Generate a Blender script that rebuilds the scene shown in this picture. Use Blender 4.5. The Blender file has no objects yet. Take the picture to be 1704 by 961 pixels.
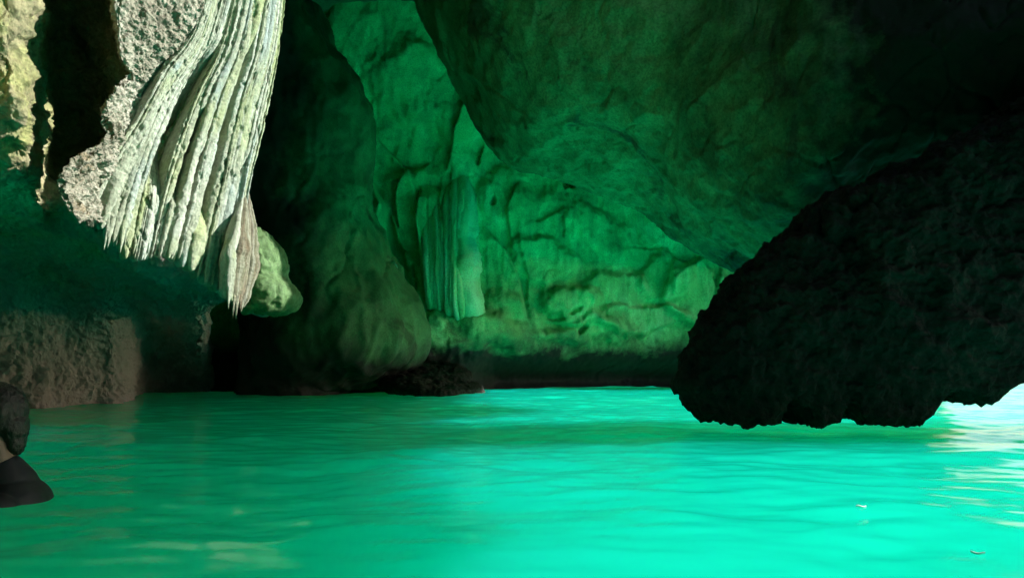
import bpy, bmesh, math, random
import numpy as np
from mathutils import Vector

# ------------------------------------------------------------------ camera, sky, sun, exposure
scene = bpy.context.scene
CAM_Z = 0.42
F_PX, CX, CY = 1287.0, 852.0, 480.5          # photograph's own pixel frame (1704 x 961)
PITCH = math.atan((614 - CY) / F_PX)
cam_d = bpy.data.cameras.new('camera')
cam = bpy.data.objects.new('camera', cam_d)
scene.collection.objects.link(cam)
cam.location = (0, 0, CAM_Z)
cam.rotation_euler = (math.radians(90) + PITCH, 0, 0)
cam_d.sensor_width = 36.0
cam_d.lens = 36.0 * F_PX / 1704.0
cam_d.clip_start = 0.02
cam_d.clip_end = 5000
scene.camera = cam

SUN_DIR = Vector((0.89, 0.03, 0.385)).normalized()      # towards the sun
world = bpy.data.worlds.new('World')
scene.world = world
world.use_nodes = True
wn = world.node_tree
wn.nodes.clear()
wo = wn.nodes.new('ShaderNodeOutputWorld')
wb = wn.nodes.new('ShaderNodeBackground')
ws = wn.nodes.new('ShaderNodeTexSky')
ws.sky_type = 'NISHITA'
ws.sun_disc = False
ws.sun_elevation = math.asin(SUN_DIR.z)
ws.sun_rotation = math.atan2(SUN_DIR.x, SUN_DIR.y)
wb.inputs['Strength'].default_value = 0.1
wn.links.new(ws.outputs[0], wb.inputs[0])
wn.links.new(wb.outputs[0], wo.inputs[0])

sun_d = bpy.data.lights.new('sun', 'SUN')
sun_d.energy = 5.0
sun_d.angle = math.radians(0.6)
sun_d.color = (1.0, 0.97, 0.93)
sun = bpy.data.objects.new('sun', sun_d)
scene.collection.objects.link(sun)
sun.rotation_euler = SUN_DIR.to_track_quat('Z', 'Y').to_euler()
sun.location = SUN_DIR * 60

vs = scene.view_settings
vs.view_transform = 'Standard'
vs.look = 'None'
vs.gamma = 1.0
vs.exposure = 1.13
vs.use_curve_mapping = False
cy = scene.cycles
cy.use_denoising = True
cy.use_adaptive_sampling = True
cy.adaptive_threshold = 0.03
cy.max_bounces = 6
cy.diffuse_bounces = 5
cy.glossy_bounces = 4
cy.transmission_bounces = 4
cy.sample_clamp_indirect = 8.0
cy.sample_clamp_direct = 0.0
cy.caustics_reflective = False
cy.caustics_refractive = False

rng = np.random.RandomState(7)
random.seed(7)

# ------------------------------------------------------------------ helpers
def P(px, py, Y):
    """world point at depth Y (metres in front of the camera) for a place in the photograph"""
    dx = (px - CX) / F_PX
    dz = -(py - CY) / F_PX
    yy = math.cos(PITCH) - dz * math.sin(PITCH)
    zz = math.sin(PITCH) + dz * math.cos(PITCH)
    k = Y / yy
    return (dx * k, Y, CAM_Z + zz * k)

_perm = np.arange(256); np.random.RandomState(3).shuffle(_perm); _perm = np.concatenate([_perm] * 3)
_grad = np.random.RandomState(5).normal(size=(256, 3)); _grad /= np.linalg.norm(_grad, axis=1)[:, None]

def perlin(p):
    p = np.asarray(p, dtype=np.float64)
    i = np.floor(p).astype(np.int64)
    f = p - i
    i &= 255
    u = f * f * f * (f * (f * 6 - 15) + 10)
    out = 0
    for a in (0, 1):
        wa = u[:, 0] if a else 1 - u[:, 0]
        for b in (0, 1):
            wb_ = u[:, 1] if b else 1 - u[:, 1]
            for c in (0, 1):
                wc = u[:, 2] if c else 1 - u[:, 2]
                h = _perm[_perm[_perm[i[:, 0] + a] + i[:, 1] + b] + i[:, 2] + c]
                g = _grad[h]
                out = out + wa * wb_ * wc * (g[:, 0] * (f[:, 0] - a) + g[:, 1] * (f[:, 1] - b) + g[:, 2] * (f[:, 2] - c))
    return out * 1.4

def fbm(p, freq=1.0, octs=4, gain=0.5, lac=2.03, ridged=False):
    p = np.asarray(p) * freq
    amp, tot, out = 1.0, 0.0, 0
    for k in range(octs):
        n = perlin(p + 17.3 * k)
        if ridged:
            n = 1 - 2 * np.abs(n)
        out = out + amp * n
        tot += amp
        amp *= gain
        p = p * lac
    return out / tot

def cracks(p, freq, width=0.04, seed=0.0):
    """narrow joints: 1 along the crack, 0 elsewhere"""
    w = np.stack([fbm(p + seed, freq * 2.2, 3), fbm(p + seed + 11, freq * 2.2, 3), fbm(p + seed + 23, freq * 2.2, 3)], 1) * 0.18 / freq
    n = np.abs(perlin((p + w) * freq + seed))
    m = np.clip(fbm(p, freq * 0.6, 2) * 2 + 0.5, 0, 1)
    return np.clip(1 - n / width, 0, 1) * m

def catmull(ctrl, n):
    """ctrl (m, ...) -> n samples along axis 0"""
    ctrl = np.asarray(ctrl, float)
    m = len(ctrl)
    t = np.linspace(0, m - 1, n)
    k = np.clip(np.floor(t).astype(int), 0, m - 2)
    f = (t - k).reshape((-1,) + (1,) * (ctrl.ndim - 1))
    p0 = ctrl[np.clip(k - 1, 0, m - 1)]; p1 = ctrl[k]; p2 = ctrl[k + 1]; p3 = ctrl[np.clip(k + 2, 0, m - 1)]
    return 0.5 * ((2 * p1) + (p2 - p0) * f + (2 * p0 - 5 * p1 + 4 * p2 - p3) * f * f + (3 * p1 - p0 - 3 * p2 + p3) * f ** 3)

def grid_faces(nr, nc, wrap=False, flip=False, keep=None):
    r = np.arange(nr - 1)[:, None]
    c = np.arange(nc if wrap else nc - 1)[None, :]
    c2 = (c + 1) % nc
    f = np.stack([r * nc + c, r * nc + c2, (r + 1) * nc + c2, (r + 1) * nc + c], -1)
    if keep is not None:
        f = f[keep]
    f = f.reshape(-1, 4)
    return f[:, ::-1] if flip else f

def grid_normals(pts, nr, nc, wrap=False):
    g = pts.reshape(nr, nc, 3)
    du = np.gradient(g, axis=0)
    dv = (np.roll(g, -1, 1) - np.roll(g, 1, 1)) if wrap else np.gradient(g, axis=1)
    n = np.cross(dv, du).reshape(-1, 3)
    return n / (np.linalg.norm(n, axis=1)[:, None] + 1e-9)

def mesh_obj(name, verts, faces, mat, parent=None, uv=None, origin=None, smooth=True):
    verts = np.asarray(verts, float)
    o_ = np.zeros(3) if origin is None else np.asarray(origin, float)
    base = o_.copy()
    if parent is not None:
        base = np.array(parent.get('_base', (0, 0, 0)), float)
    me = bpy.data.meshes.new(name)
    if isinstance(faces, np.ndarray):
        nf = len(faces)
        me.vertices.add(len(verts)); me.vertices.foreach_set('co', (verts - base).ravel())
        k = faces.shape[1]
        me.loops.add(nf * k); me.loops.foreach_set('vertex_index', faces.ravel().astype(np.int32))
        me.polygons.add(nf)
        me.polygons.foreach_set('loop_start', (np.arange(nf) * k).astype(np.int32))
        me.update(calc_edges=True)
        me.validate()
    else:
        me.from_pydata([tuple(v) for v in (verts - base)], [], faces)
    if smooth:
        me.polygons.foreach_set('use_smooth', np.ones(len(me.polygons), bool))
    if uv is not None:
        l = me.uv_layers.new(name='flow')
        vi = np.zeros(len(me.loops), np.int32); me.loops.foreach_get('vertex_index', vi)
        l.data.foreach_set('uv', np.asarray(uv)[vi].ravel())
    me.materials.append(mat)
    ob = bpy.data.objects.new(name, me)
    scene.collection.objects.link(ob)
    if parent is not None:
        ob.parent = parent
    else:
        ob.location = base
    return ob

def thing(name, label, cat, base, group=None):
    o = bpy.data.objects.new(name, None)
    scene.collection.objects.link(o)
    o.empty_display_size = 0.2
    o.location = base
    o['_base'] = list(map(float, base))
    o['label'] = label; o['category'] = cat
    if group: o['group'] = group
    return o

def tag(o, label=None, cat=None, group=None, kind=None):
    if label: o['label'] = label
    if cat: o['category'] = cat
    if group: o['group'] = group
    if kind: o['kind'] = kind
    return o

# ------------------------------------------------------------------ materials
def nt_new(name):
    m = bpy.data.materials.new(name); m.use_nodes = True
    t = m.node_tree
    t.nodes.clear()
    out = t.nodes.new('ShaderNodeOutputMaterial')
    b = t.nodes.new('ShaderNodeBsdfPrincipled')
    t.links.new(b.outputs[0], out.inputs['Surface'])
    return m, t, b

def N(t, typ, **kw):
    n = t.nodes.new(typ)
    for k, v in kw.items():
        if k.startswith('i_'):
            n.inputs[k[2:].replace('_', ' ')].default_value = v
        else:
            setattr(n, k, v)
    return n

def noise(t, vec, scale, detail=6, rough=0.6, dist=0.0):
    n = N(t, 'ShaderNodeTexNoise')
    n.inputs['Scale'].default_value = scale
    n.inputs['Detail'].default_value = detail
    n.inputs['Roughness'].default_value = rough
    n.inputs['Distortion'].default_value = dist
    t.links.new(vec, n.inputs['Vector'])
    return n.outputs['Fac']

def mapping(t, vec, scale):
    m = N(t, 'ShaderNodeMapping')
    m.inputs['Scale'].default_value = scale
    t.links.new(vec, m.inputs['Vector'])
    return m.outputs[0]

def ramp(t, fac, stops):
    r = N(t, 'ShaderNodeValToRGB')
    e = r.color_ramp.elements
    while len(e) < len(stops): e.new(0.5)
    for k, (p, c) in enumerate(stops):
        e[k].position = p
        e[k].color = (c, c, c, 1) if isinstance(c, (int, float)) else (*c, 1)
    t.links.new(fac, r.inputs[0])
    return r.outputs[0]

def mix(t, fac, a, b, mode='MIX'):
    m = N(t, 'ShaderNodeMix', data_type='RGBA', blend_type=mode)
    for s, v in ((0, fac), (6, a), (7, b)):
        if hasattr(v, 'is_linked') or hasattr(v, 'links'):
            t.links.new(v, m.inputs[s])
        else:
            m.inputs[s].default_value = v if s == 0 else ((*v, 1) if len(v) == 3 else v)
    return m.outputs[2]

def mth(t, op, a, b=0.0, clamp=False):
    m = N(t, 'ShaderNodeMath', operation=op, use_clamp=clamp)
    for s, v in ((0, a), (1, b)):
        if hasattr(v, 'links'):
            t.links.new(v, m.inputs[s])
        else:
            m.inputs[s].default_value = v
    return m.outputs[0]

def rock_mat(name, dark, mid, light, scale=1.0, xshade=None, stain=None, stain_cov=0.55, algae=None, tide=None,
             bump=0.6, bdist=0.03, pits=0.0, pit_scale=25, streak=0.0, rough=0.75, fine=30, spec=0.3):
    m, t, b = nt_new(name)
    geo = N(t, 'ShaderNodeNewGeometry').outputs['Position']
    n1 = noise(t, geo, 0.55 * scale, 8, 0.62, 0.4)
    n2 = noise(t, geo, 3.2 * scale, 8, 0.65)
    f = mth(t, 'ADD', mth(t, 'MULTIPLY', n1, 0.65), mth(t, 'MULTIPLY', n2, 0.35))
    col = ramp(t, f, [(0.36, dark), (0.5, mid), (0.62, light)])
    if streak:
        v = mapping(t, geo, (1.0, 1.0, 0.10))
        s = noise(t, v, 4.0 * scale, 5, 0.6, 0.3)
        sc = ramp(t, s, [(0.36, 0.45), (0.5, 0.85), (0.62, 1.25)])
        col = mix(t, streak, col, mix(t, 1.0, col, sc, 'MULTIPLY'))
    if stain is not None:
        n3 = noise(t, geo, 0.8 * scale, 9, 0.7, 0.9)
        fac = ramp(t, n3, [(stain_cov, 0.0), (stain_cov + 0.07, 0.85)])
        col = mix(t, fac, col, stain)
    if algae is not None:
        n4 = noise(t, mapping(t, geo, (1.1, 1.0, 0.8)), 1.5 * scale, 7, 0.65, 0.6)
        fac = ramp(t, n4, [(0.5, 0.0), (0.62, 0.8)])
        col = mix(t, fac, col, algae)
    # fine speckle
    n5 = noise(t, geo, fine * 1.3, 4, 0.7)
    col = mix(t, 1.0, col, ramp(t, n5, [(0.3, 0.6), (0.5, 1.0), (0.7, 1.3)]), 'MULTIPLY')
    if xshade is not None:  # shade painted into the colour, deepening along x with a noisy edge
        x0, x1, xc = xshade
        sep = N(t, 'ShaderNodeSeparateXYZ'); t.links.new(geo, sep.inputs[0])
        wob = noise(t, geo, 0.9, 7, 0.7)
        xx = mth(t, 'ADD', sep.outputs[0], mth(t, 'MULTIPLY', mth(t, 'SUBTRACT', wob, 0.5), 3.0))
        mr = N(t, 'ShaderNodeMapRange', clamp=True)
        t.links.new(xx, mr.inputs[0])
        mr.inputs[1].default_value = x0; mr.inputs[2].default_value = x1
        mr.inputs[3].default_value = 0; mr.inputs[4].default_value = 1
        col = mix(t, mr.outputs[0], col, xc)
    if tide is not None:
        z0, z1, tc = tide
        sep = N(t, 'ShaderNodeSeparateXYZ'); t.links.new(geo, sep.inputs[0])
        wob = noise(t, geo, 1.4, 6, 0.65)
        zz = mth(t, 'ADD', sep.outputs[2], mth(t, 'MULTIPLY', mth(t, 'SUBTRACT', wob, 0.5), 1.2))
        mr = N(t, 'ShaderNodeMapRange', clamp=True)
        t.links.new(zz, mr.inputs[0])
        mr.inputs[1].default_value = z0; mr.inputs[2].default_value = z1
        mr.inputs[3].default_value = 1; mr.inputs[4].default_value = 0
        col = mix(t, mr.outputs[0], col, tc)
    t.links.new(col, b.inputs['Base Color'])
    b.inputs['Roughness'].default_value = rough
    b.inputs['Specular IOR Level'].default_value = spec
    h = mth(t, 'ADD', noise(t, geo, 7 * scale, 9, 0.68), mth(t, 'MULTIPLY', noise(t, geo, fine, 5, 0.7), 0.35))
    if pits:
        vo = N(t, 'ShaderNodeTexVoronoi'); vo.inputs['Scale'].default_value = pit_scale
        t.links.new(geo, vo.inputs['Vector'])
        h = mth(t, 'ADD', h, mth(t, 'MULTIPLY', vo.outputs['Distance'], pits))
    bp = N(t, 'ShaderNodeBump'); bp.inputs['Strength'].default_value = bump; bp.inputs['Distance'].default_value = bdist
    t.links.new(h, bp.inputs['Height'])
    t.links.new(bp.outputs[0], b.inputs['Normal'])
    return m

def flow_mat(name, base, light, dark, tints, tint2=None, stretch=(26, 1.6), bump=0.9, bdist=0.02, rough=0.6):
    """flowstone: colour bands run down the flow (uv: across, along)"""
    m, t, b = nt_new(name)
    uv = N(t, 'ShaderNodeUVMap', uv_map='flow').outputs[0]
    geo = N(t, 'ShaderNodeNewGeometry').outputs['Position']
    v = mapping(t, uv, (stretch[0], stretch[1], 1))
    s1 = noise(t, v, 1.0, 7, 0.62, 0.25)
    col = ramp(t, s1, [(0.32, dark), (0.46, base), (0.62, light)])
    v2 = mapping(t, uv, (stretch[0] * 0.33, stretch[1] * 1.1, 1))
    s2 = noise(t, v2, 1.0, 5, 0.55, 0.4)
    col = mix(t, ramp(t, s2, [(0.5, 0.0), (0.64, 0.85)]), col, tints)
    if tint2 is not None:
        s3 = noise(t, mapping(t, uv, (stretch[0] * 0.28 + 3, stretch[1] * 1.3, 1)), 1.0, 5, 0.55, 0.5)
        col = mix(t, ramp(t, s3, [(0.54, 0.0), (0.66, 0.8)]), col, tint2)
    s4 = noise(t, geo, 38, 5, 0.7)
    col = mix(t, 1.0, col, ramp(t, s4, [(0.3, 0.55), (0.5, 1.0), (0.7, 1.2)]), 'MULTIPLY')
    t.links.new(col, b.inputs['Base Color'])
    b.inputs['Roughness'].default_value = rough
    b.inputs['Specular IOR Level'].default_value = 0.3
    v3 = mapping(t, uv, (stretch[0] * 5, stretch[1] * 6, 1))
    h = mth(t, 'ADD', mth(t, 'MULTIPLY', noise(t, v3, 1.0, 6, 0.65), 1.0), mth(t, 'MULTIPLY', noise(t, geo, 60, 6, 0.75), 1.6))
    bp = N(t, 'ShaderNodeBump'); bp.inputs['Strength'].default_value = bump; bp.inputs['Distance'].default_value = bdist
    t.links.new(h, bp.inputs['Height'])
    t.links.new(bp.outputs[0], b.inputs['Normal'])
    return m

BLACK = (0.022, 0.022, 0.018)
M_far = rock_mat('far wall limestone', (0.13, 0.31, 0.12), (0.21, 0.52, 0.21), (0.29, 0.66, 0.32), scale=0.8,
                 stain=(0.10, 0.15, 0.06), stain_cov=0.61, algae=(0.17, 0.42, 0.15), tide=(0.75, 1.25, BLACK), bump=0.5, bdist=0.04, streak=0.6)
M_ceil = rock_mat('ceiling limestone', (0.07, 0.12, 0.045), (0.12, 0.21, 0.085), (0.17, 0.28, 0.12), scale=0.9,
                  stain=(0.08, 0.065, 0.04), stain_cov=0.56, xshade=(1.6, 2.9, (0.008, 0.011, 0.006)), bump=0.5, bdist=0.03, streak=0.4, spec=0.1)  # painted shade: colour blackens to the right, towards the hanging rock
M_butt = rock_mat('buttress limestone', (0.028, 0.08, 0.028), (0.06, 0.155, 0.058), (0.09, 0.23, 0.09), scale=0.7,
                  stain=(0.035, 0.06, 0.022), stain_cov=0.55, xshade=(-2.7, -3.7, (0.008, 0.012, 0.006)), tide=(0.5, 1.0, BLACK), bump=0.5, bdist=0.03)  # left side blackened in the colour, standing for a shaded recess
M_left = rock_mat('left wall limestone', (0.17, 0.155, 0.085), (0.36, 0.335, 0.18), (0.47, 0.44, 0.27), scale=1.5,
                  stain=(0.12, 0.10, 0.075), stain_cov=0.57, algae=(0.29, 0.30, 0.11), tide=(1.15, 1.75, (0.33, 0.27, 0.25)),
                  bump=0.9, bdist=0.05, pits=0.7, pit_scale=16)
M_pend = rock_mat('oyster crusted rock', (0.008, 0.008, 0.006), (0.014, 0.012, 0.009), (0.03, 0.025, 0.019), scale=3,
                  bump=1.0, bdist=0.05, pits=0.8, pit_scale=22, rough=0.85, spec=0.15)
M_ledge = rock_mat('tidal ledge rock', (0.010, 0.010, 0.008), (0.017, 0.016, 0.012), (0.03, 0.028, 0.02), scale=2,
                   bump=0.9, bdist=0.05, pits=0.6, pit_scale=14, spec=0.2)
M_roof = rock_mat('roof limestone', (0.08, 0.09, 0.05), (0.13, 0.15, 0.08), (0.18, 0.2, 0.12), bump=0.4)
M_knob = rock_mat('green knob stone', (0.05, 0.09, 0.03), (0.085, 0.155, 0.055), (0.12, 0.20, 0.085), scale=3, bump=0.6, bdist=0.02)
M_crust = rock_mat('crust limestone', (0.13, 0.12, 0.085), (0.28, 0.265, 0.20), (0.42, 0.41, 0.33), scale=3.5,
                   stain=(0.26, 0.21, 0.13), stain_cov=0.60, bump=1.0, bdist=0.03, pits=0.9, pit_scale=30)
M_flow = flow_mat('pale flowstone', (0.42, 0.46, 0.34), (0.56, 0.60, 0.50), (0.28, 0.31, 0.21), (0.40, 0.47, 0.22), (0.40, 0.50, 0.49))
M_flow_brown = flow_mat('brown flowstone', (0.24, 0.235, 0.15), (0.42, 0.42, 0.33), (0.14, 0.13, 0.08), (0.20, 0.135, 0.085), stretch=(60, 1.4))
M_far_flow = flow_mat('far flowstone', (0.40, 0.66, 0.34), (0.55, 0.80, 0.55), (0.26, 0.46, 0.18), (0.34, 0.54, 0.2), (0.45, 0.68, 0.42), stretch=(16, 1.3), bump=0.5, bdist=0.03)
M_far_pale = flow_mat('pale far flowstone', (0.60, 0.68, 0.52), (0.74, 0.82, 0.70), (0.36, 0.42, 0.26), (0.52, 0.60, 0.34), (0.62, 0.76, 0.76), stretch=(12, 1.3), bump=0.5, bdist=0.03)
M_far_dull = flow_mat('dull far flowstone', (0.28, 0.33, 0.17), (0.38, 0.44, 0.25), (0.15, 0.16, 0.08), (0.2, 0.2, 0.07), stretch=(7, 1.5), bump=0.4, bdist=0.03)

def water_mat():
    m, t, b = nt_new('turquoise sea water')
    b.subsurface_method = 'RANDOM_WALK'
    b.inputs['Base Color'].default_value = (0.003, 0.83, 0.50, 1)
    b.inputs['Subsurface Weight'].default_value = 1.0
    b.inputs['Subsurface Radius'].default_value = (0.15, 1.0, 0.85)
    b.inputs['Subsurface Scale'].default_value = 8.5
    b.inputs['Roughness'].default_value = 0.14
    b.inputs['Specular IOR Level'].default_value = 0.22
    b.inputs['IOR'].default_value = 1.33
    geo = N(t, 'ShaderNodeNewGeometry').outputs['Position']
    h = noise(t, geo, 9, 3, 0.55, 0.3)
    bp = N(t, 'ShaderNodeBump'); bp.inputs['Strength'].default_value = 0.2; bp.inputs['Distance'].default_value = 0.005
    t.links.new(h, bp.inputs['Height']); t.links.new(bp.outputs[0], b.inputs['Normal'])
    return m
M_water = water_mat()
M_bed = rock_mat('seabed sand', (0.3, 0.28, 0.2), (0.4, 0.37, 0.27), (0.5, 0.46, 0.34))

# ------------------------------------------------------------------ surface builders
def loft_sheet(name, ctrl, nr, nc, mat, disp, parent=None, flip=False, keep=None, origin=None):
    """ctrl[row][col] world points -> smooth sheet, displaced along its normal"""
    c = np.asarray(ctrl, float)
    g = catmull(c, nr)
    g = np.swapaxes(catmull(np.swapaxes(g, 0, 1), nc), 0, 1)
    pts = g.reshape(-1, 3)
    nrm = grid_normals(pts, nr, nc)
    if flip: nrm = -nrm
    pts = pts + nrm * disp(pts)[:, None]
    return mesh_obj(name, pts, grid_faces(nr, nc, keep=keep), mat, parent, origin=origin)

def ring_rock(name, rings, nz, na, mat, disp, parent=None, expo=2.6, origin=None, dirs=None):
    """rings: (z, xl, xr, yf, yb) -> closed rock of superellipse sections, displaced"""
    r = catmull(rings, nz)
    th = np.linspace(0, 2 * math.pi, na, endpoint=False)
    cx, sx = np.cos(th), np.sin(th)
    ex = np.sign(cx) * np.abs(cx) ** (2 / expo)
    ey = np.sign(sx) * np.abs(sx) ** (2 / expo)
    X = (r[:, 1:2] + r[:, 2:3]) / 2 + np.abs(r[:, 2:3] - r[:, 1:2]) / 2 * ex
    Y = (r[:, 3:4] + r[:, 4:5]) / 2 + np.abs(r[:, 4:5] - r[:, 3:4]) / 2 * ey
    Z = np.repeat(r[:, 0:1], na, 1)
    pts = np.stack([X, Y, Z], -1).reshape(-1, 3)
    nrm = -grid_normals(pts, nz, na, wrap=True)
    # make sure normals point outwards
    cen = np.stack([(r[:, 1] + r[:, 2]) / 2, (r[:, 3] + r[:, 4]) / 2, r[:, 0]], -1)
    out = (pts.reshape(nz, na, 3) - cen[:, None]).reshape(-1, 3)
    if np.mean(np.sum(out * nrm, 1)) < 0: nrm = -nrm
    pts = pts + nrm * disp(pts)[:, None]
    nv = len(pts)
    bot = pts[:na].mean(0); top = pts[-na:].mean(0)
    verts = np.vstack([pts, bot, top])
    f = grid_faces(nz, na, wrap=True)
    k = np.arange(na); k2 = (k + 1) % na
    fb = np.stack([k2, k, np.full(na, nv), np.full(na, nv)], -1)[:, :3]
    ft = np.stack([(nz - 1) * na + k, (nz - 1) * na + k2, np.full(na, nv + 1)], -1)
    faces = [tuple(int(i) for i in q) for q in f] + [tuple(int(i) for i in q) for q in fb] + [tuple(int(i) for i in q) for q in ft]
    return mesh_obj(name, verts, faces, mat, parent, origin=origin)

def blob(name, c, r, mat, amp=0.2, freq=3.0, n=40, parent=None, seed=0.0, squash=None, octs=5, origin=None):
    th = np.linspace(0.02, math.pi - 0.02, n)[:, None]
    ph = np.linspace(0, 2 * math.pi, 2 * n, endpoint=False)[None, :]
    d = np.stack([np.sin(th) * np.cos(ph), np.sin(th) * np.sin(ph), np.cos(th) * np.ones_like(ph)], -1).reshape(-1, 3)
    k = 1 + amp * fbm(d * freq + seed, 1.0, octs, 0.55)
    pts = np.asarray(c) + d * np.asarray(r) * k[:, None]
    return mesh_obj(name, pts, grid_faces(n, 2 * n, wrap=True), mat, parent, origin=origin)

# ------------------------------------------------------------------ setting: water
def build_water():
    xs = np.concatenate([np.linspace(-15, -4, 90, endpoint=False), np.linspace(-4, 5, 330, endpoint=False), np.linspace(5, 16, 90)])
    ys = np.concatenate([np.linspace(-8, 0.6, 30, endpoint=False), np.linspace(0.6, 3.5, 190, endpoint=False),
                         np.linspace(3.5, 9, 220, endpoint=False), np.linspace(9, 24, 260)])
    X, Y = np.meshgrid(xs, ys)
    q = np.stack([X.ravel(), Y.ravel(), np.zeros(X.size)], 1)
    warp = np.stack([fbm(q, 0.5, 2), fbm(q + 31, 0.5, 2), np.zeros(len(q))], 1) * 0.5
    h = 0.05 * fbm(q * (0.9, 1.3, 1) + warp, 0.55, 3)
    h += 0.030 * fbm(q * (1.1, 1.25, 1) + warp + 9, 1.5, 3)
    h += 0.009 * fbm(q * (1.0, 1.1, 1) + warp + 5, 3.6, 3)
    edge = np.clip(np.minimum(np.minimum(X + 15, 16 - X), np.minimum(Y + 8, 24 - Y)) / 1.0, 0, 1).ravel()
    h *= edge
    h -= h.mean() * 0
    q[:, 2] = h
    nr, nc = len(ys), len(xs)
    faces = grid_faces(nr, nc).tolist()
    # border -> near frame -> far frame -> flat bottom: one closed body of water, out to the horizon
    sides = [list(range(nc)), [r * nc + nc - 1 for r in range(nr)], [(nr - 1) * nc + c for c in range(nc - 1, -1, -1)], [r * nc for r in range(nr - 1, -1, -1)]]
    rect = lambda d, z: [(-15 - d, -8 - d, z), (16 + d, -8 - d, z), (16 + d, 24 + d, z), (-15 - d, 24 + d, z)]
    D = -5.0
    verts = np.vstack([q, rect(5, 0), rect(3000, 0), rect(3000, D), rect(5, D)])
    o1 = len(q)
    for k in range(4):
        sd, k2 = sides[k], (k + 1) % 4
        half = len(sd) // 2
        for i in range(len(sd) - 1):
            faces.append([sd[i + 1], sd[i], o1 + (k if i < half else k2)])
        faces.append([sd[half], o1 + k, o1 + k2])
        for a in (0, 4, 8):
            faces.append([o1 + a + k2, o1 + a + k, o1 + a + 4 + k, o1 + a + 4 + k2])
    faces.append([o1 + 12, o1 + 13, o1 + 14, o1 + 15])
    ob = mesh_obj('water', verts, faces, M_water)
    bm = bmesh.new(); bm.from_mesh(ob.data); bmesh.ops.recalc_face_normals(bm, faces=bm.faces); bm.to_mesh(ob.data); bm.free()
    tag(ob, kind='structure')
build_water()
bed = mesh_obj('seabed', [(-3200, -3200, -5.3), (3200, -3200, -5.3), (3200, 3200, -5.3), (-3200, 3200, -5.3)], [(0, 1, 2, 3)], M_bed)
tag(bed, kind='structure')

# ------------------------------------------------------------------ setting: far wall
FAR_Y = 16.5
def far_uv(px, py, Y=FAR_Y):
    p = P(px, py, Y)
    return p[0], p[2]

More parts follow.
